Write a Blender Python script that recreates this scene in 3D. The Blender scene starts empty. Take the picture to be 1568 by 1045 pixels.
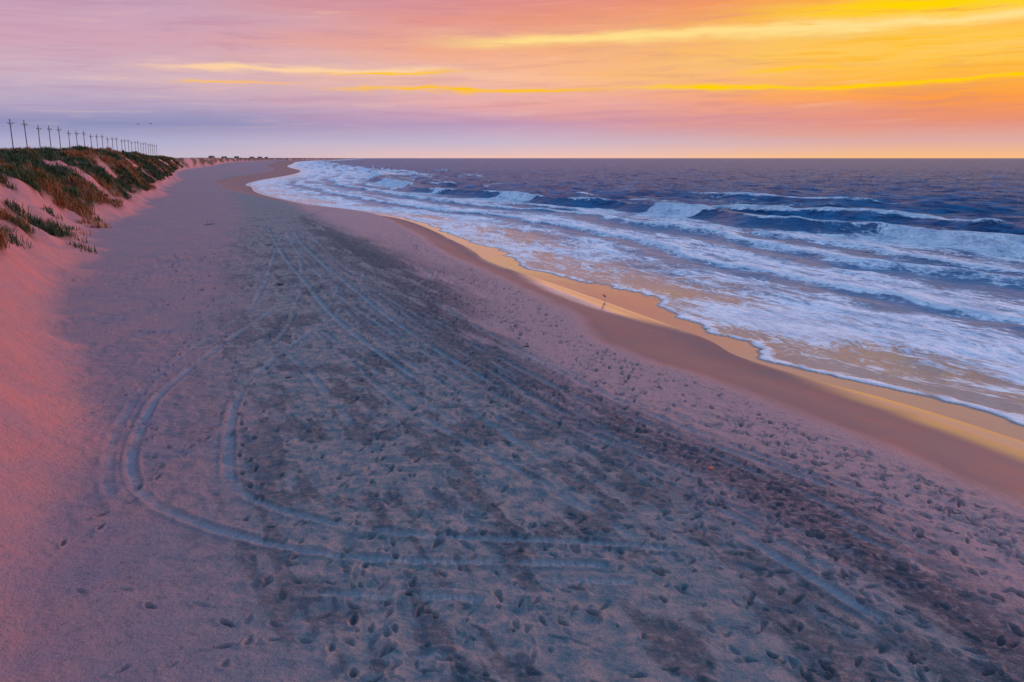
import bpy, math, random
import numpy as np
from mathutils import Vector
random.seed(4); rng=np.random.default_rng(7)
sc=bpy.context.scene
sc.view_settings.view_transform='Standard'; sc.view_settings.look='None'
sc.view_settings.exposure=0; sc.view_settings.gamma=1

# ------------------------------------------------------------------ helpers
def lin(r,g,b):
    f=lambda c:(c/255/12.92) if c/255<=0.04045 else ((c/255+0.055)/1.055)**2.4
    return (f(r),f(g),f(b),1)
def vn(x,y,seed=0):
    xi=np.floor(x); yi=np.floor(y); fx=x-xi; fy=y-yi
    xi=xi.astype(np.int64); yi=yi.astype(np.int64)
    def h(a,b):
        k=(a*374761393+b*668265263+seed*974711)&0xffffffff
        k=((k^(k>>13))*1274126177)&0xffffffff
        k=(k^(k>>16))&0xffffffff
        return k/4294967295.0
    fx=fx*fx*(3-2*fx); fy=fy*fy*(3-2*fy)
    return (h(xi,yi)*(1-fx)+h(xi+1,yi)*fx)*(1-fy)+(h(xi,yi+1)*(1-fx)+h(xi+1,yi+1)*fx)*fy
def fbm(x,y,o=4,seed=0):
    r=0;a=.5;t=0; x=x+0.*y; y=y+0.*x
    for i in range(o):
        r=r+a*vn(x,y,seed+i); t+=a; x,y=1.62*x+1.22*y+7.1,-1.22*x+1.62*y+3.3; a*=.5
    return r/t
def ss(t): t=np.clip(t,0,1); return t*t*(3-2*t)
def catmull(P,n=20):
    P=[np.array(p,float) for p in P]; P=[2*P[0]-P[1]]+P+[2*P[-1]-P[-2]]
    out=[]
    for i in range(1,len(P)-2):
        for k in range(n):
            t=k/n
            out.append(.5*((2*P[i])+(-P[i-1]+P[i+1])*t+(2*P[i-1]-5*P[i]+4*P[i+1]-P[i+2])*t*t+(-P[i-1]+3*P[i]-3*P[i+1]+P[i+2])*t**3))
    out.append(P[-2]); return np.array(out)
class N:
    def __init__(s,tree): s.t=tree; tree.nodes.clear()
    def new(s,typ,**k):
        n=s.t.nodes.new(typ)
        for a,b in k.items(): setattr(n,a,b)
        return n
    def put(s,inp,v):
        if isinstance(v,bpy.types.NodeSocket): s.t.links.new(v,inp)
        else: inp.default_value=v
    def m(s,op,a,b=None,c=None,clamp=False):
        n=s.new('ShaderNodeMath',operation=op,use_clamp=clamp); s.put(n.inputs[0],a)
        if b is not None: s.put(n.inputs[1],b)
        if c is not None: s.put(n.inputs[2],c)
        return n.outputs[0]
    def sstep(s,v,lo,hi):
        n=s.new('ShaderNodeMapRange',interpolation_type='SMOOTHSTEP')
        s.put(n.inputs[0],v); n.inputs[1].default_value=lo; n.inputs[2].default_value=hi
        return n.outputs[0]
    def mix(s,f,a,b,bt='MIX'):
        n=s.new('ShaderNodeMix',data_type='RGBA',blend_type=bt)
        s.put(n.inputs[0],f); s.put(n.inputs[6],a); s.put(n.inputs[7],b); return n.outputs[2]
    def comb(s,x,y,z=0.0):
        n=s.new('ShaderNodeCombineXYZ'); s.put(n.inputs[0],x);s.put(n.inputs[1],y);s.put(n.inputs[2],z); return n.outputs[0]
    def noise(s,vec,scale,detail=4,rough=.55,dist=0.0):
        n=s.new('ShaderNodeTexNoise'); s.put(n.inputs['Vector'],vec); n.inputs['Scale'].default_value=scale
        n.inputs['Detail'].default_value=detail; n.inputs['Roughness'].default_value=rough; n.inputs['Distortion'].default_value=dist
        return n.outputs[0]
    def attr(s,name,out=2):
        n=s.new('ShaderNodeAttribute'); n.attribute_name=name; return n.outputs[out]
    def ramp(s,f,stops):
        n=s.new('ShaderNodeValToRGB'); s.put(n.inputs[0],f); e=n.color_ramp.elements
        while len(e)<len(stops): e.new(.5)
        for i,(p,c) in enumerate(stops): e[i].position=p
        for i,(p,c) in enumerate(stops): e[i].color=c
        return n.outputs[0]
    def bump(s,h,strength,dist,normal=None):
        n=s.new('ShaderNodeBump'); s.put(n.inputs['Height'],h); n.inputs['Strength'].default_value=strength
        n.inputs['Distance'].default_value=dist
        if normal is not None: s.put(n.inputs['Normal'],normal)
        return n.outputs[0]
def mat(name):
    m=bpy.data.materials.new(name); m.use_nodes=True; n=N(m.node_tree)
    o=n.new('ShaderNodeOutputMaterial'); p=n.new('ShaderNodeBsdfPrincipled')
    m.node_tree.links.new(p.outputs[0],o.inputs[0]); return m,n,p
def simple(name,col,rough=.8,nscale=20,var=.35):
    m,n,p=mat(name); g=n.new('ShaderNodeTexCoord').outputs['Object']
    f=n.noise(g,nscale); c2=tuple(x*(1-var) for x in col[:3])+(1,)
    n.put(p.inputs['Base Color'],n.mix(f,col,c2)); p.inputs['Roughness'].default_value=rough
    n.put(p.inputs['Normal'],n.bump(f,.4,.02)); return m
def grid_mesh(name,X,Y,Z,attrs,material):
    R,C=X.shape; me=bpy.data.meshes.new(name)
    co=np.stack([X,Y,Z],-1).reshape(-1,3).astype(np.float32)
    idx=np.arange(R*C).reshape(R,C)
    q=np.stack([idx[:-1,:-1],idx[:-1,1:],idx[1:,1:],idx[1:,:-1]],-1).reshape(-1,4)
    nf=len(q)
    me.vertices.add(len(co)); me.vertices.foreach_set('co',co.ravel())
    me.loops.add(nf*4); me.loops.foreach_set('vertex_index',q.ravel().astype(np.int32))
    me.polygons.add(nf); me.polygons.foreach_set('loop_start',(np.arange(nf)*4).astype(np.int32))
    me.polygons.foreach_set('loop_total',np.full(nf,4,np.int32))
    me.polygons.foreach_set('use_smooth',np.ones(nf,bool))
    me.update(calc_edges=True)
    for k,v in attrs.items():
        if v.ndim==3:
            a=me.attributes.new(k,'FLOAT_VECTOR','POINT'); a.data.foreach_set('vector',v.reshape(-1).astype(np.float32))
        else:
            a=me.attributes.new(k,'FLOAT','POINT'); a.data.foreach_set('value',v.ravel().astype(np.float32))
    ob=bpy.data.objects.new(name,me); sc.collection.objects.link(ob); me.materials.append(material); return ob

# ------------------------------------------------------------------ layout (metres; +Y along the beach, sea level z=0)
SH=catmull([(26,-30),(19,5),(16,12.5),(12.9,20.5),(11.5,23.5),(10,26),(8.5,29.2),(8.0,32.2),(6.2,37.6),(3.4,45.5),(-1.0,57.4),(-3.4,68.4),
    (-12.3,98.5),(-26,121),(-48,167),(-61,205),(-76,257),(-112,463),(-235,927),(-528,2318),(-1100,6000),(-7000,42000)],12)
def shore(Y): return np.interp(Y,SH[:,1],SH[:,0])
TO=catmull([(6,-30),(-4.4,4),(-5.4,8),(-6.6,11),(-10.0,20.4),(-18.0,35),(-35.0,75),(-58,145),(-83,214),(-219,629),(-560,2000),(-1250,6000),(-8000,42000)],12)
def toe(Y): return np.interp(Y,TO[:,1],TO[:,0])
def dune_t(X,Y):
    w=np.clip(Y/60,.2,1)
    return (toe(Y)-X)*.93+w*4*(fbm(X/9,Y/9,3,11)-.5)+w*2.2*(fbm(X/2.2,Y/2.2,2,12)-.5)
def height(X,Y):
    s=X-shore(Y)
    bo=np.interp(Y,[10,25,35,57,100,300,2000],[-7,-7,-5.8,-4.4,-5,-12,-40])
    u=(-1.0-s)/(-1.0-bo)
    z=.8*ss(u)+.015-.04*np.clip(s+1.0,0,40)*ss((s+1.2)/.8)
    z=z+ss(u*1.5-1)*(.10*(fbm(X/5,Y/7,3,21)-.5)+.03*(fbm(X/.9,Y/1.1,3,22)-.5))
    t=dune_t(X,Y)
    H=np.interp(Y,[10,40,75,110,150,200,260,600,2000],[4.6,5.2,4.9,5.3,6.0,6.0,5.4,5.2,5.3])
    z=z+np.clip(t,0,6)*.12+H*ss((t-.2)/np.interp(Y,[20,60],[7.5,10]))
    k=ss((t-3)/6); z=z+k*(1.9*(fbm(X/9,Y/11,3,31)-.5)+.6*(fbm(X/2.0,Y/2.5,3,32)-.5))
    z=z+.60*ss(t/3)*(fbm(X/1.6,Y/3,3,33)-.5)
    return z,s,t,bo
def vegmask(X,Y,t):
    lo=np.interp(Y,[20,45,60,120],[5,2.2,1.8,2.2])
    return ss((t-lo-3.4*(fbm(X/4,Y/6,3,41)-.5))/1.2)*ss((fbm(X/4.2,Y/7,4,42)-.39)/.07)

# ---- fine relief map: footprints and tyre ruts, plus a painted footprint shade mask
RES=.025; X0,X1,Y0,Y1=-24.,20.,6.,80.
nx=int((X1-X0)/RES); ny=int((Y1-Y0)/RES)
HM=np.zeros((ny,nx),np.float32); FOOT_SHADE=np.zeros((ny,nx),np.float32)
def win(x,y,r):
    i0=int((x-r-X0)/RES); i1=int((x+r-X0)/RES)+1; j0=int((y-r-Y0)/RES); j1=int((y+r-Y0)/RES)+1
    if i0<0 or j0<0 or i1>=nx or j1>=ny: return None
    gx=X0+RES*np.arange(i0,i1)-x; gy=Y0+RES*np.arange(j0,j1)-y
    return i0,i1,j0,j1,gx[None,:],gy[:,None]
def foot(x,y,ang,depth,L=.12,W=.05):
    w=win(x,y,.3)
    if w is None: return
    i0,i1,j0,j1,gx,gy=w; c,s_=math.cos(ang),math.sin(ang)
    a=(gx*c+gy*s_)/L; b=(-gx*s_+gy*c)/(W*(1+.25*np.tanh(a*1.5)))+.25*a*a*random.uniform(-1,1)
    r=np.sqrt(a*a+b*b)*(1+random.uniform(-.2,.2)*np.sin(3*np.arctan2(b,a)+x*9)); d=np.clip((1.3-r)/.75,0,1); d=d*d*(3-2*d)
    rim=np.exp(-((r-1.6)/.35)**2)*(.6+.6*np.tanh(a*1.2))
    HM[j0:j1,i0:i1]+=-depth*d*(1-.35*np.tanh(a*1.5))+depth*.55*rim
    FOOT_SHADE[j0:j1,i0:i1]=np.maximum(FOOT_SHADE[j0:j1,i0:i1],d*min(1,depth/.05))
def berm_x(y): return shore(y)+float(np.interp(y,[10,25,35,57,100],[-7,-7,-5.8,-4.4,-5]))
def trail(x,y,ang,n,dep):
    side=1; step=random.uniform(.55,.8)
    for i in range(n):
        x+=math.cos(ang)*step; y+=math.sin(ang)*step; ang+=random.gauss(0,.06)
        if x<float(toe(y)) or x>berm_x(y)+2: return
        side=-side
        foot(x-math.sin(ang)*.11*side+random.gauss(0,.04),y+math.cos(ang)*.11*side+random.gauss(0,.04),ang+random.gauss(0,.25),dep*random.uniform(.3,1.3),L=random.uniform(.08,.13),W=random.uniform(.032,.05))
for i in range(200):
    y=7+ (random.random()**1.1)*45; l=float(toe(y))+2; r=berm_x(y)+.5
    f=random.random()**.55; x=l+(r-l)*f
    base=math.radians(112) if random.random()<.7 else random.uniform(0,6.28)
    trail(x,y,base+random.gauss(0,.2)+(math.pi if random.random()<.5 else 0),random.randint(6,34),random.uniform(.02,.07))
for i in range(11000):
    y=7+random.random()**1.3*60; l=float(toe(y))+3.5; r=berm_x(y)
    x=l+(r-l)*random.random()**.65
    if vn(np.array([x/2.0]),np.array([y/3.0]),5)[0]<.25+random.random()*.6: continue
    foot(x,y,random.gauss(1.9,.9),random.uniform(.008,.045),random.uniform(.03,.15),random.uniform(.018,.04))
TR=[ # tyre ruts (single wheel lines) with strength
 (.98,[(-9.7,38),(-9.64,33.2),(-9.5,26.7),(-9.15,21.6),(-8.35,18.3),(-7.5,15.9),(-6.32,14.2),(-4.25,12.8),(-2.24,12.1),(1.14,11.9),(4.34,11.2)]),
 (.98,[(-6.88,37.2),(-7.03,31.8),(-7.29,24.1),(-6.88,20.4),(-5.81,16.6),(-5.2,15.1),(-4.04,13.96),(-1.97,13.0),(1.21,12.66),(3.19,12.2),(5.2,11.2)]),
 (1.5,[(-22.3,78),(-15.2,56),(-10.4,42.3),(-6.9,32.5),(-4.2,26.2),(-1.36,20.4)]),(1.0,[(-4.2,26.2),(-1.36,20.4),(.97,15.9),(2.6,12.6)]),
 (1.5,[(-20.2,78),(-14,58),(-8.3,42),(-4.55,31.8),(-1.87,25.3),(1.0,19.3)]),(1.1,[(-1.87,25.3),(1.0,19.3),(4.3,14.5),(5.8,12)]),
 (.85,[(-5.4,12.6),(-3.6,11.2),(-.77,10.9),(2.6,10.5)]),(.6,[(-4.6,10.4),(-2.5,9.6),(0,9.4),(2.2,9.5)]),
 (.75,[(-2.6,11.75),(-.5,11.4),(2.2,11.3),(4.6,10.4)]),(.6,[(-4.2,11.9),(-1.5,11.5),(1.2,11.0),(3.6,10.9)]),
 (1.1,[(2.4,15.6),(3.8,12.66),(4.67,10.8),(5.57,9.1),(6.2,7.6)]),(.7,[(4.2,15.2),(5.4,12.66),(6.2,10.8),(7.0,9.1)]),
 (.4,[(-3.0,17),(-1.5,14.6),(-.4,12.6),(.3,10.4),(.6,8)]),(.5,[(-4.6,18.4),(-4.4,16),(-3.6,13.9),(-2.6,12)]),
 (.5,[(-10.6,36),(-10.4,30),(-10.1,24),(-9.2,19.4),(-8.1,16.2),(-6.9,14.0),(-5.2,12.4)]),
 (.75,[(-18.8,70),(-14.6,52),(-12.2,42),(-11,36),(-9.8,30)]),(.65,[(-16.9,70),(-12.9,52),(-10.6,43),(-9.4,37),(-8.1,30),(-7.9,25)]),
 (.6,[(-9,30),(-6,24),(-3.8,19),(-2.5,16)]),(.8,[(-6.9,37.2),(-5.0,40.5),(-4.3,45),(-6.5,52)]),
]
Bp=[(-21.2,78),(-14.6,57),(-9.4,42.2),(-5.7,32.2),(-3.0,25.8),(-.2,19.9),(2.6,15.2),(4.6,12),(6,9)]
for k in range(12):
    o=random.uniform(-2.8,2.6); o2=o+random.uniform(-2.4,2.2); i0=random.randint(0,3); i1=random.randint(6,9)
    P=[(x+o+(o2-o)*j/8+random.gauss(0,.15),y) for j,(x,y) in enumerate(Bp)][i0:i1]; wt=random.uniform(.4,.8)
    TR.append((wt,P)); TR.append((wt*.9,[(x+1.75,y+.5) for x,y in P]))
DD=np.full((ny,nx),9.,np.float32); AL=np.zeros((ny,nx),np.float32); WT=np.zeros((ny,nx),np.float32)
for wt,P in sorted(TR,key=lambda q:q[0]):
    C=catmull(P,30); seg=np.hypot(*np.diff(C,axis=0).T); cum=np.r_[0,np.cumsum(seg)]
    for a in np.arange(0,cum[-1],.05):
        x=np.interp(a,cum,C[:,0]); y=np.interp(a,cum,C[:,1])
        w=win(x,y,.3)
        if w is None: continue
        i0,i1,j0,j1,gx,gy=w; r=np.hypot(gx,gy); D=DD[j0:j1,i0:i1]; m=(r<D)|((r<.2)&(WT[j0:j1,i0:i1]<wt)); D[m]=r[m]; AL[j0:j1,i0:i1][m]=a
        WT[j0:j1,i0:i1][m]=wt*min(1,a/3,(cum[-1]-a)/3)
gxx=((X0+RES*np.arange(nx))[None,:]*np.ones((ny,1))).astype(np.float32); gyy=((Y0+RES*np.arange(ny))[:,None]*np.ones((1,nx))).astype(np.float32)
br=WT*(.25+.75*ss((fbm(gxx/.8,gyy/.8,4,55)-.32)/.28))
edgew=.02*(fbm(gxx/.16,gyy/.16,2,56)-.5)*2
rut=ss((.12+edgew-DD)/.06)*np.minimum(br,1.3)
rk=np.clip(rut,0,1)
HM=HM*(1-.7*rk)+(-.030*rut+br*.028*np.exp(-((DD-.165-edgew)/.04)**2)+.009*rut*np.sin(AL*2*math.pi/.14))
FOOT_SHADE=np.clip(FOOT_SHADE,0,1)*(1-.75*rk)
HM+=.068*(fbm(gxx/.30,gyy/.24,3,61)-.5)*(.35+1.3*ss((fbm(gxx/3,gyy/4,2,62)-.35)/.3))*(1-.6*rk)
del AL,DD,WT
def samp(M,X,Y):
    fx=np.clip((X-X0)/RES,0,nx-2.001); fy=np.clip((Y-Y0)/RES,0,ny-2.001)
    i=fx.astype(int); j=fy.astype(int); a=fx-i; b=fy-j
    v=(M[j,i]*(1-a)+M[j,i+1]*a)*(1-b)+(M[j+1,i]*(1-a)+M[j+1,i+1]*a)*b
    e=np.minimum(np.minimum(X-X0,X1-X),np.minimum((Y-Y0),(Y1-Y)/6))
    return v*ss(e/1.5)

# ------------------------------------------------------------------ terrain sheet
def rows(n1,n2,n3,far,n0=20,ym=80.):
    return np.r_[np.linspace(-25,6,n0,endpoint=False),1/np.linspace(1/6,1/ym,n1,endpoint=False),1/np.linspace(1/ym,1/500,n2,endpoint=False),np.geomspace(500,far,n3)]
def cols(n,l=-3.2,r=3.2,nl=30,core=.66):
    a=np.linspace(-core,core,n); 
    return np.r_[l+(-core-l)*np.linspace(0,1,nl,endpoint=False)**.6,a,core+(r-core)*np.linspace(0,1,nl+1)[1:]**1.6]
ry=rows(740,140,80,42000); ca=cols(1100)
Y=ry[:,None]*np.ones((1,len(ca))); X=ca[None,:]*np.sqrt(Y*Y+49)
Z,s,t,bo=height(X,Y)
dry=ss((bo+.9-s)/1.2); amp=dry*(1-.6*ss(t/4))
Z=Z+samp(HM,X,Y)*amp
fshade=samp(FOOT_SHADE,X,Y)*amp
rutm=samp(rut,X,Y)*amp
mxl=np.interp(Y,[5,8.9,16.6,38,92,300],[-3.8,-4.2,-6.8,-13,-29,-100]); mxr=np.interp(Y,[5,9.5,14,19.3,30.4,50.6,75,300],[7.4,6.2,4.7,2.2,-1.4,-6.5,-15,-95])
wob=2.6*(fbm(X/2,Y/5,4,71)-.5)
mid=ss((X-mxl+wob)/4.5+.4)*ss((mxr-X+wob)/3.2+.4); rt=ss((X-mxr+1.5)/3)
DC=np.interp(Y,[6,11.2,15.1,17.9,22.3,33,42.3,62.8,90],[6.5,5.8,4.9,3.0,.2,-3.2,-5.0,-12.5,-22])
DW=np.interp(Y,[6,15,25,42,63,90],[.7,1.2,1.4,2.8,2.4,.5])
along=X+.42*Y
st1=fbm(along/.7,Y/5,4,81); st2=fbm(along/.25,Y/2.0,4,82)
dark=np.exp(-((X-DC)/DW)**2)*ss((st1*.6+st2*.4-.36)/.13)*ss((115-Y)/40)
dark=np.maximum(dark,.70*mid*ss((st2*.4+fbm(X/1.0,Y/1.2,5,83)*.6-.51)/.08)*ss((120-Y)/50))
damp=ss((s-bo+.7*(fbm(X/.8,Y/1.5,3,91)-.5)-.2)/1.1)
fe=np.interp(Y,[10,17,21,25,28,31,34,38,43,47,52,60,90,300],[3.6,3.1,2.4,1.6,.8,.4,1.4,3.2,3.5,2.6,1.2,1.2,.5,.3])+.9*(fbm(Y/2.,X*0,3,93)-.5)
film=ss((s+fe)/1.6)
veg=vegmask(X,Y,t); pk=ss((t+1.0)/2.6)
mat_sand,n,p=mat('beach_sand')
tc=n.new('ShaderNodeTexCoord').outputs['Object']
f1=n.noise(tc,.7,3,.62); f2=n.noise(tc,8,4,.72); f3=n.noise(tc,60,2,.7); f4=n.noise(tc,2.6,4,.7)
pink=n.mix(n.sstep(f1,.3,.7),(.37,.22,.235,1),(.275,.205,.25,1))
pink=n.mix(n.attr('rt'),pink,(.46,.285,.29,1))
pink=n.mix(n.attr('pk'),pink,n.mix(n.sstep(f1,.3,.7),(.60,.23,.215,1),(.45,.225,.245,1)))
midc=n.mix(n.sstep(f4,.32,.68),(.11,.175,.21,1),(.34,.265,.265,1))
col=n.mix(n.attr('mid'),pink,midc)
dk=n.m('MULTIPLY',n.attr('dark'),n.sstep(f2,.22,.58)); col=n.mix(n.m('MULTIPLY',dk,.86),col,(.034,.042,.066,1))
speck=n.m('MULTIPLY',n.sstep(f2,.53,.70),n.m('SUBTRACT',n.m('SUBTRACT',1.0,n.attr('damp')),n.m('MULTIPLY',n.attr('pk'),.8)),clamp=True); col=n.mix(n.m('MULTIPLY',speck,.40),col,(.04,.07,.09,1))  # dark grains, also painting in relief contrast the weak sun leaves out
col=n.mix(n.m('MULTIPLY',n.attr('foot_shade'),.74),col,(.035,.055,.08,1))  # shade inside the footprints, painted into the sand colour
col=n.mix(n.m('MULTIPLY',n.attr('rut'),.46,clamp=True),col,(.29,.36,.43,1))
dampc=n.mix(n.sstep(f1,.3,.7),(.28,.12,.105,1),(.22,.12,.12,1))
col=n.mix(n.attr('damp'),col,dampc)
col=n.mix(n.attr('film'),col,(.26,.16,.14,1))
vg=n.mix(n.sstep(f2,.4,.6),(.03,.05,.016,1),(.11,.05,.02,1)); col=n.mix(n.m('MULTIPLY',n.attr('veg'),.92),col,vg)
col=n.mix(n.m('MULTIPLY',n.sstep(f3,.45,.75),.35),col,n.mix(.5,col,(.06,.06,.08,1)))
n.put(p.inputs['Base Color'],col)
rg=n.m('SUBTRACT',.9,n.m('MULTIPLY',n.attr('damp'),.25)); rg=n.m('SUBTRACT',rg,n.m('MULTIPLY',n.attr('film'),.5),clamp=True)
n.put(p.inputs['Roughness'],rg); p.inputs['Specular IOR Level'].default_value=.25
n.put(p.inputs['Coat Weight'],n.attr('film')); p.inputs['Coat Roughness'].default_value=.12; p.inputs['Coat IOR'].default_value=2.1
drym=n.m('SUBTRACT',1.0,n.attr('damp'))
hb=n.m('ADD',n.m('MULTIPLY',f2,1.4),n.m('MULTIPLY',f3,.25)); hb=n.m('ADD',hb,n.m('MULTIPLY',f4,1.2))
hb=n.m('MULTIPLY',hb,n.m('ADD',n.m('MULTIPLY',drym,.985),.015))
n.put(p.inputs['Normal'],n.bump(hb,1.0,.07))
grid_mesh('beach_ground',X,Y,Z,{'mid':mid,'dark':dark,'damp':damp,'film':film,'veg':veg,'foot_shade':fshade,'rut':rutm,'pk':pk,'rt':rt},mat_sand)

# ------------------------------------------------------------------ ocean sheet
ry=np.r_[np.linspace(-25,14,14,endpoint=False),1/np.linspace(1/14,1/50,230,endpoint=False),1/np.linspace(1/50,1/500,620,endpoint=False),np.geomspace(500,60000,120)]
ca=cols(900,-1.0,5,24)
Y=ry[:,None]*np.ones((1,len(ca))); X=ca[None,:]*np.sqrt(Y*Y+49); s=X-shore(Y)
T=Y
def wv1(c,H,wf,wb):
    d=s-c; return H*np.exp(-(np.abs(d)/np.where(d<0,wf,wb))**1.7)
fade=ss((1500-Y)/1000)
c1=36+9*(fbm(T/30,T*0,2,101)-.5)+2.0*(vn(T/11,T*0,102)-.5)
a1=.45+.75*ss((vn(T/9+.3,T*0,103)-.25)/.45)
c2=13.5+4*(fbm(T/14,T*0,3,104)-.5)+.8*(vn(T/3,T*0,105)-.5)
c3=23+7*(fbm(T/18,T*0,3,106)-.5)+.9*(vn(T/4,T*0,116)-.5)
c6=29+6*(fbm(T/15,T*0,2,146)-.5); a6=ss((vn(T/12,T*0,147)-.35)/.3)
c4=72+14*(fbm(T/50,T*0,3,107)-.5)
a4=ss((vn(T/45,T*0,108)-.55)/.25)
c5=50+10*(fbm(T/40,T*0,3,109)-.5); a5=ss((vn(T/22,T*0,110)-.58)/.2)
turb=fbm(s/1.3,Y/3.4,2,117)-.5
Hh=(.85+.30*a1)
Zo=wv1(c1,Hh,1.1,3.2)+wv1(c2,.24,.45,2.6)+wv1(c3,.48*(.35+vn(T/9,T*0,111)),.6,2.4)+wv1(c4,.3+.45*a4,1.4,5)+wv1(c5,.4+.4*a5,1.4,4)+wv1(c6,.42*a6,.7,2.4)
Zo+=.34*turb*np.exp(-((s-c1+1)/2.6)**2)*a1+.22*turb*np.exp(-((s-c3)/1.5)**2)+.16*turb*np.exp(-((s-c2)/1.2)**2)
off=ss((s-30)/22)
sw=np.sin((s+10*(fbm(X/40,Y/40,2,112)-.5))*2*math.pi/17)*.22+ 1.1*(fbm(s/6,Y/14,3,113)-.5)+1.0*(fbm(s/2.4,Y/6,3,114)-.5)
Zo+=off*sw*fade
inn=ss((s-1.8)/4); Zo+=inn*.17*(fbm(s/1.3,Y/2.8,3,115)-.5)*2*ss((400-Y)/300)
f0=np.interp(Y,[10,20,27,31,35,40,44,48,54,62,75],[1.0,.8,.3,.1,.5,1.8,2.4,1.2,.4,1.8,.3])+1.3*(fbm(T/1.6,T*0,3,121)-.5)
d=s-f0
Zo+=.025*ss(d/.6)
edge=ss(d/.3)
def band(c,wf,wb): 
    q=s-c; return np.exp(-(np.abs(q)/np.where(q<0,wf,wb))**2.5)
dens=.60+.80*(fbm(s/4.0,Y/9,3,122)-.5)
dens=np.where(s<c1,dens,0)
dens=np.maximum(dens,.93*np.exp(-(d/.8)**2))
hole=np.ones_like(s)
for c,a,wd in ((c2,1,1.8),(c3,1,2.4),(c6,a6,2.4)):
    q=s-c; dens=np.maximum(dens,a*.92*band(c,.55,1.7)); hole=hole*(1-a*.62*np.exp(-((q+.6+wd*.55)/(wd*.55))**2))
dens=dens*hole
brk=ss((a1-.78)/.22)
q=s-c1
dens=np.maximum(dens,brk*.90*np.exp(-(np.clip(-q-1,0,99)/4.0)**2)*(q<.5))
dens=np.where((q>-3.0)&(q<-.25),dens*(.03+.97*brk),dens)
dens=np.maximum(dens,.93*np.exp(-(q/.45)**2)*(.1+.9*ss((a1-.5)/.2)))
dens=np.where(q>.6,dens*np.exp(-((q-.6)/1.0)**2),dens)
for c,a in ((c4,a4),(c5,a5)):
    dens=np.maximum(dens,a*.84*band(c,1.0,.5)); dens=np.maximum(dens,.42*a*band(c-5,4,4))
dens=np.maximum(dens,.62*ss((fbm(s/4,Y/14,3,130)-.66)/.08)*off*ss((110-s)/60))
far=ss((Y-150)/250); dens=np.maximum(dens,far*.72*ss((fbm(s/7,Y/22,3,131)-.40)/.1)*ss((66-s)/14))
dens=dens*edge
mw,n,p=mat('sea_water')
st=n.attr('st',1)
sx=n.new('ShaderNodeVectorMath',operation='MULTIPLY'); n.put(sx.inputs[0],st); sx.inputs[1].default_value=(1,.40,1)
n1=n.noise(sx.outputs[0],.8,5,.70,.6); n0=n.noise(sx.outputs[0],4.2,4,.7)
vm=n.new('ShaderNodeVectorMath',operation='MULTIPLY_ADD'); nn=n.new('ShaderNodeTexNoise'); n.put(nn.inputs['Vector'],sx.outputs[0]); nn.inputs['Scale'].default_value=.9; nn.inputs['Detail'].default_value=3
n.put(vm.inputs[0],nn.outputs[1]); vm.inputs[1].default_value=(2.6,2.6,0); n.put(vm.inputs[2],sx.outputs[0])
vo=n.new('ShaderNodeTexVoronoi',feature='DISTANCE_TO_EDGE'); n.put(vo.inputs['Vector'],vm.outputs[0]); vo.inputs['Scale'].default_value=1.9
lace=n.m('SUBTRACT',1.0,n.sstep(vo.outputs[0],0,.22))
dn=n.attr('dens')
v=n.m('SUBTRACT',dn,1.13); v=n.m('ADD',v,n.m('MULTIPLY',n1,.95)); v=n.m('ADD',v,n.m('MULTIPLY',lace,.18)); v=n.m('ADD',v,n.m('MULTIPLY',n0,.36))
foam=n.m('MULTIPLY',n.sstep(v,.0,.32),n.sstep(dn,.0,.2))
sep=n.new('ShaderNodeSeparateXYZ'); n.put(sep.inputs[0],st)
deep=n.sstep(sep.outputs[0],16,46); off1=n.sstep(sep.outputs[0],3,11)
w1=n.noise(sx.outputs[0],.9,5,.65); w2=n.noise(sx.outputs[0],.22,4,.6)
wc=n.mix(off1,(.26,.17,.15,1),(.075,.18,.32,1))
wc=n.mix(deep,wc,n.mix(n.sstep(n.m('ADD',n.m('MULTIPLY',w1,.5),n.m('MULTIPLY',w2,.5)),.42,.6),(.002,.06,.17,1),(.02,.16,.34,1)))
fc=n.mix(n.sstep(n0,.30,.60),(.50,.64,.80,1),(.86,.90,.95,1)); fc=n.mix(n.sstep(n1,.36,.60),n.mix(.5,fc,(.20,.36,.56,1)),fc)
n.put(p.inputs['Base Color'],n.mix(foam,wc,fc))
n.put(p.inputs['Roughness'],n.m('ADD',n.m('ADD',.07,n.m('MULTIPLY',off1,.23)),n.m('MULTIPLY',foam,.5)))
n.put(p.inputs['Specular IOR Level'],n.m('SUBTRACT',n.m('SUBTRACT',n.m('SUBTRACT',.85,n.m('MULTIPLY',off1,.60)),n.m('MULTIPLY',deep,.19)),n.m('MULTIPLY',foam,.12),clamp=True))
n.put(p.inputs['IOR'],n.m('SUBTRACT',1.75,n.m('MULTIPLY',off1,.39)))
hw=n.m('ADD',n.m('MULTIPLY',w1,n.m('ADD',n.m('ADD',.008,n.m('MULTIPLY',off1,.30)),n.m('MULTIPLY',deep,1.0))),n.m('MULTIPLY',n.m('MULTIPLY',w2,deep),2.8))
b1=n.bump(hw,1.0,.9)
b2=n.bump(n.m('ADD',n.m('MULTIPLY',dn,.12),n.m('MULTIPLY',n.m('ADD',n0,n1),n.m('MULTIPLY',dn,2.2))),1.0,.11,b1)
n.put(p.inputs['Normal'],b2)
ST=np.stack([s,Y,np.zeros_like(s)],-1)
grid_mesh('ocean_water',X,Y,Zo,{'dens':dens,'st':ST},mw)

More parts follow.
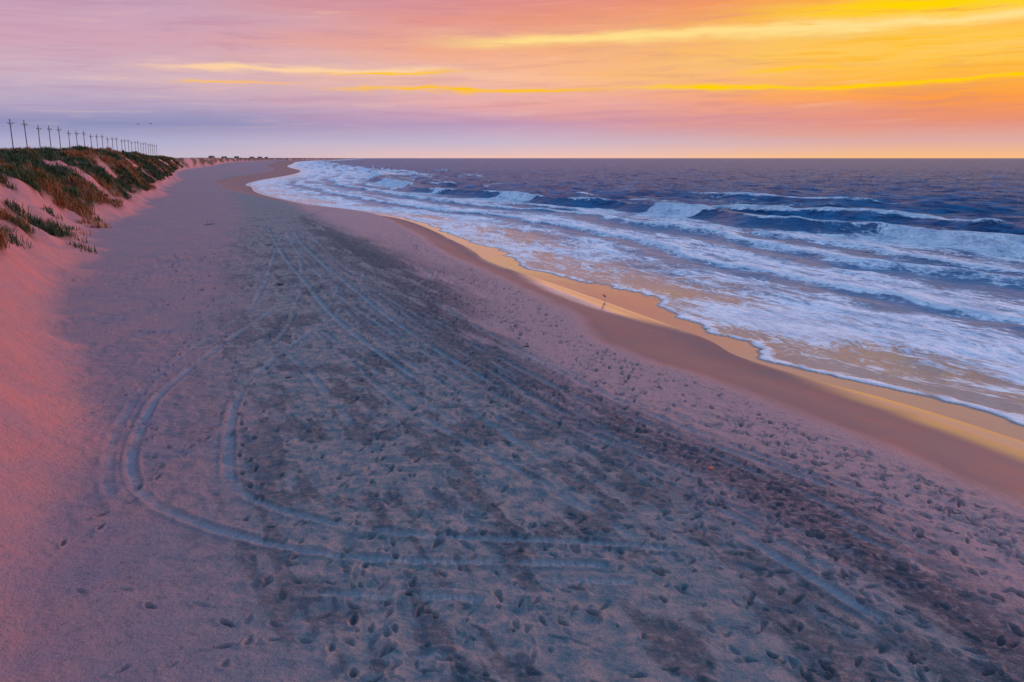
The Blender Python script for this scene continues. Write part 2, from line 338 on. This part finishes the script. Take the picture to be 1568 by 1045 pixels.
# ------------------------------------------------------------------ dune grass (one mesh)
def dune_grass():
    M=160000
    gy=38+ (rng.random(M)**1.5)*420; gt=rng.random(M)**1.2*34
    gx=toe(gy)-gt
    z,s_,t_,_=height(gx,gy)
    g=vegmask(gx,gy,t_)
    keep=(g>.35+.4*rng.random(M))&(rng.random(M)<.6)&(vn(gx/.9,gy/1.2,47)>.28)
    gx,gy,z=gx[keep],gy[keep],z[keep]
    hand=[(-25.4,42.6),(-25.7,43.4),(-26.2,44),(-27.0,53.5),(-31,59),(-31.6,60.2),(-36.4,75),(-37,76.2),(-38.2,78),(-34,66)]
    hx=[];hy=[]
    for a,b in hand:
        for k in range(8): hx.append(a+random.gauss(0,.5)); hy.append(b+random.gauss(0,.5))
    hx=np.array(hx);hy=np.array(hy); hz=height(hx,hy)[0]
    gx=np.r_[gx,hx];gy=np.r_[gy,hy];z=np.r_[z,hz]
    K=len(gx); B=12; print('tufts',K)
    bx=np.repeat(gx,B)+rng.normal(0,.2,K*B); by=np.repeat(gy,B)+rng.normal(0,.2,K*B); bz=np.repeat(z,B)-.05
    sc_=np.repeat((.4+.7*rng.random(K))*(.7+.7*vn(gx/1.5,gy/2,48)),B)*(.4+.7*rng.random(K*B))*.85
    an=rng.random(K*B)*2*math.pi; le=(.2+.8*rng.random(K*B))*sc_
    wdt=.008+.00022*by+.008*rng.random(K*B)
    wx=np.cos(an+1.57)*wdt; wy=np.sin(an+1.57)*wdt; lx=np.cos(an)*le-.15*sc_; ly=np.sin(an)*le
    base=np.stack([bx,by,bz],-1)
    v0=base+np.stack([-wx,-wy,wx*0],-1); v1=base+np.stack([wx,wy,wx*0],-1)
    m=base+np.stack([lx*.35,ly*.35,sc_*.62],-1); v2=m+np.stack([wx*.8,wy*.8,wx*0],-1); v3=m-np.stack([wx*.8,wy*.8,wx*0],-1)
    v4=base+np.stack([lx,ly,sc_*.85],-1)
    V=np.stack([v0,v1,v2,v3,v4],1).reshape(-1,3).astype(np.float32); nb=K*B
    o=np.arange(nb)*5
    loops=np.stack([o,o+1,o+2,o+3,o+3,o+2,o+4],-1).ravel().astype(np.int32)
    ls=np.stack([np.arange(nb)*7,np.arange(nb)*7+4],-1).ravel().astype(np.int32); lt=np.tile([4,3],nb).astype(np.int32)
    me=bpy.data.meshes.new('dune_grass'); me.vertices.add(len(V)); me.vertices.foreach_set('co',V.ravel())
    me.loops.add(len(loops)); me.loops.foreach_set('vertex_index',loops)
    me.polygons.add(nb*2); me.polygons.foreach_set('loop_start',ls); me.polygons.foreach_set('loop_total',lt); me.update(calc_edges=True)
    hue=ss((fbm(gx/4,gy/9,3,44)-.42)/.2)*.8+.2*rng.random(K)
    a=me.attributes.new('hue','FLOAT','POINT'); a.data.foreach_set('value',np.repeat(hue,B*5).astype(np.float32))
    m_,n,p=mat('grass_blades'); h=n.attr('hue')
    n.put(p.inputs['Base Color'],n.ramp(h,[(0,(.025,.05,.015,1)),(.45,(.07,.10,.024,1)),(.7,(.26,.09,.022,1)),(1,(.33,.13,.045,1))]))
    p.inputs['Roughness'].default_value=.7
    ob=bpy.data.objects.new('dune_grass',me); sc.collection.objects.link(ob); me.materials.append(m_)
dune_grass()

# ------------------------------------------------------------------ mesh builders
import bmesh
def cone(bm,a,b,r0,r1,seg=8):
    a=Vector(a);b=Vector(b); d=b-a
    mt=__import__('mathutils').Matrix.Translation((a+b)/2)@d.to_track_quat('Z','Y').to_matrix().to_4x4()
    bmesh.ops.create_cone(bm,cap_ends=True,segments=seg,radius1=r0,radius2=r1,depth=d.length,matrix=mt)
def box(bm,c,sz):
    mm=__import__('mathutils').Matrix
    bmesh.ops.create_cube(bm,size=1,matrix=mm.Translation(c)@mm.Diagonal((*sz,1)))
def finish(bm,name,ms,loc=(0,0,0)):
    me=bpy.data.meshes.new(name); bm.to_mesh(me); bm.free(); me.materials.append(ms)
    ob=bpy.data.objects.new(name,me); ob.location=loc; sc.collection.objects.link(ob); return ob
wood=simple('weathered_wood',(.12,.10,.10,1),.9,8)
bm=bmesh.new()
cone(bm,(0,0,-3),(0,0,8.6),.10,.07,10); box(bm,(0,-.13,7.9),(1.0,.07,.08)); cone(bm,(-.35,-.13,7.86),(0,-.10,7.4),.02,.02,5); cone(bm,(.35,-.13,7.86),(0,-.10,7.4),.02,.02,5)
for x in (-.46,-.25,.25,.46): cone(bm,(x,-.13,7.94),(x,-.13,8.06),.03,.022,6)
pole_ob=finish(bm,'utility_pole',wood); pm=pole_ob.data
tops=[]
for i in range(28):
    y=145+10.0*i; x=-82.6-3.19*i; ob=pole_ob if i==0 else bpy.data.objects.new('utility_pole',pm)
    if i: sc.collection.objects.link(ob)
    zt=13.1+ (.25*math.sin(i*2.1)) ; ob.location=(x,y,zt-8.6); ob.rotation_euler=(random.gauss(0,.008),random.gauss(0,.012),math.radians(62)+random.gauss(0,.05)); tops.append((x,y,zt-.5))
bm=bmesh.new()
for i in range(27):
    a=Vector(tops[i]);b=Vector(tops[i+1])
    for o in (-1.0,1.0):
        pr=None
        for k in range(6):
            u=k/5; q=a.lerp(b,u)+Vector((o*.22,o*.40,-.25*4*u*(1-u)))
            if pr is not None: cone(bm,pr,q,.006,.006,3)
            pr=q
finish(bm,'power_line_wires',simple('wire',(.04,.04,.04,1),.6))

# distant beach houses
wall=simple('house_siding',(.26,.23,.26,1),.8,2); roofm=simple('house_roof',(.16,.15,.18,1),.8,2); glass=simple('window_glass',(.03,.04,.05,1),.2,2)
def house(x,y,w,d,h,g):
    root=bpy.data.objects.new('beach_house',None); root.location=(x,y,g); sc.collection.objects.link(root)
    root.rotation_euler[2]=random.uniform(-.4,.4)
    bm=bmesh.new(); box(bm,(0,0,2+h/2),(w,d,h)); o=finish(bm,'house_walls',wall); o.parent=root
    bm=bmesh.new()
    for i in (-1,0,1):
        for j in (-1,1): cone(bm,(i*w*.42,j*d*.4,-3),(i*w*.42,j*d*.4,2),.2,.2,6)
    o=finish(bm,'house_pilings',wood); o.parent=root
    bm=bmesh.new(); r=.6; hw=w/2+r; hd=d/2+r; z=2+h+.003; rr=h*.55
    vs=[bm.verts.new(c) for c in ((-hw,-hd,z),(hw,-hd,z),(hw,hd,z),(-hw,hd,z),(-hw*.8,0,z+rr),(hw*.8,0,z+rr))]
    for f in ((0,1,5,4),(2,3,4,5),(1,2,5),(3,0,4),(3,2,1,0)): bm.faces.new([vs[k] for k in f])
    o=finish(bm,'house_roof',roofm); o.parent=root
    bm=bmesh.new()
    for i in range(4): box(bm,(-w*.36+i*w*.24,-d/2-.02,2+h*.55),(w*.1,.06,h*.35))
    o=finish(bm,'house_windows',glass); o.parent=root
for (x,y) in ((-585,1700),(-610,1850),(-650,2060),(-700,2350),(-705,2440),(-760,2700)):
    gx=float(height(np.array([x*1.]),np.array([y*1.]))[0][0])
    house(x,y,random.uniform(8,12),9,random.uniform(2.2,3.0),max(gx,4.5)-2.2)

# shorebird
def skin_obj(name,verts,edges,rad,m,loc,rotz=0,scale=1):
    me=bpy.data.meshes.new(name); me.from_pydata(verts,edges,[]); ob=bpy.data.objects.new(name,me); sc.collection.objects.link(ob)
    ob.location=loc; ob.rotation_euler[2]=rotz; ob.scale=(scale,)*3
    md=ob.modifiers.new('skin','SKIN'); md.use_smooth_shade=True
    for i,r in enumerate(rad):
        v=me.skin_vertices[0].data[i]; v.radius=r if isinstance(r,tuple) else (r,r); v.use_root=(i==0)
    sd=ob.modifiers.new('sub','SUBSURF'); sd.levels=2; sd.render_levels=2
    me.materials.append(m); return ob
feath,nn_,pp=mat('bird_feathers'); tcb=nn_.new('ShaderNodeTexCoord').outputs['Object']; sp=nn_.new('ShaderNodeSeparateXYZ'); nn_.put(sp.inputs[0],tcb)
nn_.put(pp.inputs['Base Color'],nn_.mix(nn_.sstep(nn_.m('ADD',sp.outputs[2],nn_.m('MULTIPLY',nn_.noise(tcb,60),.02)),.19,.23),(.5,.47,.45,1),(.07,.055,.05,1)))
bx,by=4.55,41.3; bz=float(height(np.array([bx]),np.array([by]))[0][0])
V=[(0,0,.205),(.05,0,.22),(.085,0,.255),(.095,0,.30),(.115,0,.325),(.14,0,.322),(.20,0,.305),(-.06,0,.205),(-.12,0,.20),
   (0,.022,.16),(.012,.024,.09),(-.004,.024,.0),(.035,.024,.003),(0,-.022,.16),(-.02,-.024,.09),(-.02,-.024,.0),(.02,-.024,.003)]
E=[(0,1),(1,2),(2,3),(3,4),(4,5),(5,6),(0,7),(7,8),(0,9),(9,10),(10,11),(11,12),(0,13),(13,14),(14,15),(15,16)]
Rr=[(.05,.05),(.047,.05),(.03,.03),(.021,.021),(.026,.024),(.013,.012),(.004,.004),(.04,.036),(.012,.008),.014,.006,.005,.004,.014,.006,.005,.004]
skin_obj('shorebird',V,E,Rr,feath,(bx,by,max(bz,0.01)),math.radians(200),.85)
darkf=simple('gull_feathers',(.05,.05,.06,1),.8)
for (x,y,z,r) in ((-85,200,14.3,.2),(-83.4,203,14.5,-.3)):
    V=[(0,0,0),(.16,0,.02),(.25,0,.03),(-.2,0,0),(.03,.22,.13),(-.05,.5,.12),(-.14,.78,.02),(.03,-.22,.13),(-.05,-.5,.12),(-.14,-.78,.02)]
    E=[(0,1),(1,2),(0,3),(0,4),(4,5),(5,6),(0,7),(7,8),(8,9)]
    skin_obj('flying_seabird',V,E,[(.07,.07),.05,.015,(.05,.015),(.08,.02),(.06,.015),(.02,.008),(.08,.02),(.06,.015),(.02,.008)],darkf,(x,y,z),r+1.2,1)
def gz(x,y):
    a=np.array([x*1.]);b=np.array([y*1.]); return float(height(a,b)[0][0]+samp(HM,a,b)[0])
om=simple('orange_shell',(.5,.13,.06,1),.6,30)
for (x,y,w) in ((-6.7,18.3,.055),(3.9,15.9,.07),(-5.2,11.9,.02),(1.0,21,.03)):
    bm=bmesh.new(); bmesh.ops.create_icosphere(bm,subdivisions=3,radius=1)
    for v in bm.verts:
        k=1+.10*math.cos(14*math.atan2(v.co.y,v.co.x+1.2)); v.co=Vector((v.co.x*w*k,v.co.y*w*.8*k,max(v.co.z,-.15)*w*.4*k))
    finish(bm,'seashell',om,(x,y,gz(x,y)+w*.1)).rotation_euler[2]=x
sw=simple('seaweed_frond',(.025,.02,.018,1),.6,30)
for (x,y,w) in ((-11.1,40.5,.2),(-6.2,23,.08),(.5,27,.08),(-17,60,.2)):
    bm=bmesh.new()
    for k in range(26):
        a=random.uniform(0,6.28); r=random.random()*w; q=Vector((math.cos(a)*r,math.sin(a)*r,random.random()*w*.25))
        b=q+Vector((random.gauss(0,w*.5),random.gauss(0,w*.5),random.uniform(-.02,w*.4))); cone(bm,q,b,.014,.006,4)
    finish(bm,'seaweed_clump',sw,(x,y,gz(x,y)))
bm=bmesh.new(); cone(bm,(-.5,0,0),(.6,.1,.12),.03,.02); cone(bm,(.1,.05,.07),(.35,.3,.5),.018,.006,6); cone(bm,(-.1,.02,.04),(-.05,-.3,.6),.015,.005,6)
finish(bm,'driftwood_branch',wood,(-27.6,78.3,gz(-27.6,78.3)+.02))

# ------------------------------------------------------------------ sky
SUN_AZ,SUN_EL=58,13
w=bpy.data.worlds.new('World'); sc.world=w; w.use_nodes=True; n=N(w.node_tree)
wo=n.new('ShaderNodeOutputWorld'); bg=n.new('ShaderNodeBackground')
w.node_tree.links.new(bg.outputs[0],wo.inputs[0])
tc=n.new('ShaderNodeTexCoord').outputs['Generated']; sp=n.new('ShaderNodeSeparateXYZ'); n.put(sp.inputs[0],tc)
x,y,z=sp.outputs
deg=180/math.pi
e=n.m('MULTIPLY',n.m('ARCSINE',z),deg); a=n.m('MULTIPLY',n.m('ARCTAN2',x,y),deg)
vec=n.comb(n.m('MULTIPLY',a,.055),n.m('MULTIPLY',e,.55)); nz=n.noise(vec,1.0,3,.55)
vec2=n.comb(n.m('MULTIPLY',a,.13),n.m('MULTIPLY',n.m('SUBTRACT',e,n.m('MULTIPLY',a,.02)),1.9),3.0); nz2=n.noise(vec2,1.0,5,.65,.5)
brk_=n.noise(n.comb(n.m('MULTIPLY',a,.20),n.m('MULTIPLY',e,3.2),9.0),1,4,.66)
wrp=n.noise(n.comb(n.m('MULTIPLY',a,.11),n.m('MULTIPLY',e,.6),5.0),1,4,.62)
ew=n.m('ADD',e,n.m('MULTIPLY',n.m('SUBTRACT',nz,.5),n.m('MULTIPLY',n.sstep(e,.3,6),3.0))) 
ef=n.m('DIVIDE',ew,30.0,clamp=True)
S=lambda L:[(d/30,lin(*c)) for d,c in L]
LR=n.ramp(ef,S([(0,(188,182,206)),(1.0,(174,172,204)),(2.0,(142,144,186)),(3.0,(180,164,194)),(5,(206,178,194)),(7,(208,164,184)),(9.5,(194,162,186)),(14,(182,160,194)),(30,(155,160,198))]))
MR=n.ramp(ef,S([(0,(240,194,182)),(1.0,(202,184,204)),(2.2,(194,156,188)),(3.4,(232,172,172)),(5,(248,190,158)),(7,(242,170,138)),(9.5,(224,142,138)),(14,(226,172,164)),(30,(168,168,200))]))
RR=n.ramp(ef,S([(0,(252,190,130)),(1.0,(222,172,164)),(2.2,(234,146,116)),(3.4,(254,158,70)),(5,(255,182,58)),(7,(255,192,36)),(9.5,(255,158,64)),(12.5,(250,186,140)),(30,(200,178,188))]))
aw=n.m('ADD',a,n.m('MULTIPLY',n.m('SUBTRACT',nz,.5),22))
c=n.mix(n.sstep(aw,-26,2),LR,MR); c=n.mix(n.sstep(aw,-5,27),c,RR)
c=n.mix(n.m('MULTIPLY',n.sstep(nz2,.48,.68),n.m('MULTIPLY',n.sstep(e,.8,3),.42)),c,n.mix(.5,c,lin(170,110,150)))
c=n.mix(n.m('MULTIPLY',n.m('SUBTRACT',1.0,n.sstep(nz2,.30,.46)),n.m('MULTIPLY',n.sstep(e,.8,3),.4)),c,n.mix(.5,c,lin(255,212,180)))
def streak(c,e0,k,a0,a1,wd,st_,colr,soft=5,so=0.,bl=.34):
    q=n.m('SUBTRACT',n.m('SUBTRACT',e,e0),n.m('MULTIPLY',a,k)); q=n.m('ADD',q,n.m('MULTIPLY',n.m('SUBTRACT',wrp,.5),1.5))
    q=n.m('DIVIDE',q,wd); g=n.m('EXPONENT',n.m('MULTIPLY',n.m('MULTIPLY',q,q),-1.0))
    g=n.m('MULTIPLY',g,n.m('MULTIPLY',n.sstep(a,a0,a0+soft),n.m('SUBTRACT',1.0,n.sstep(a,a1-soft,a1))))
    g=n.m('MULTIPLY',g,n.sstep(brk_,bl,bl+.22))
    return n.mix(n.m('MULTIPLY',g,st_,clamp=True),c,colr)
c=streak(c,6.2,.0,4,80,1.3,.65,lin(255,206,100),16)
c=streak(c,8.6,.0,10,80,.7,1.,lin(255,214,0),14,bl=.28)
c=streak(c,7.35,.015,-8,75,.36,1.,lin(255,222,140),10,bl=.22)
c=streak(c,5.55,.006,-25,-1,.20,1.,lin(254,210,164),7,bl=.25)
c=streak(c,5.35,.004,-14,-1,.11,1.,lin(255,198,20),6,bl=.28)
c=streak(c,4.15,.0,-14,9,.12,1.,lin(255,194,20),7,bl=.28)
c=streak(c,4.3,.002,4,80,.14,1.,lin(255,208,0),8,bl=.26)
c=streak(c,5.3,.0,13,22,.10,.9,lin(255,200,30),4,bl=.3)
c=streak(c,4.45,.0,-22,-12,.08,.9,lin(255,190,90),3)
up=n.sstep(e,16,40)
back=n.sstep(n.m('ABSOLUTE',n.m('SUBTRACT',a,20.0)),75,140)
c=n.mix(back,c,lin(140,165,215)); c=n.mix(up,c,lin(148,184,232))
dk=n.sstep(e,-4,-1); c=n.mix(dk,lin(90,95,120),c)
sk=n.new('ShaderNodeTexSky',sky_type='NISHITA'); sk.sun_disc=False; sk.sun_elevation=math.radians(SUN_EL); sk.sun_rotation=math.radians(SUN_AZ)
ad=n.new('ShaderNodeVectorMath',operation='SCALE'); n.put(ad.inputs[0],sk.outputs[0]); n.put(ad.inputs[3],n.m('MULTIPLY',up,.05))
fin=n.new('ShaderNodeVectorMath',operation='ADD'); n.put(fin.inputs[0],c); n.put(fin.inputs[1],ad.outputs[0])
n.put(bg.inputs[0],fin.outputs[0]); bg.inputs[1].default_value=1.0

sl=bpy.data.lights.new('sun','SUN'); sl.energy=1.8; sl.angle=math.radians(9); sl.color=(1,.42,.34)
so=bpy.data.objects.new('sun',sl); sc.collection.objects.link(so)
az,el=math.radians(SUN_AZ),math.radians(SUN_EL)
so.rotation_euler=Vector((math.sin(az)*math.cos(el),math.cos(az)*math.cos(el),math.sin(el))).to_track_quat('Z','Y').to_euler()

# ------------------------------------------------------------------ camera
cd=bpy.data.cameras.new('camera'); cd.lens=30; cd.sensor_width=36; cd.clip_end=100000; cd.clip_start=.1
co=bpy.data.objects.new('camera',cd); sc.collection.objects.link(co); co.location=(0,0,6.8); co.rotation_euler=(math.radians(90-12.1),0,0)
sc.camera=co
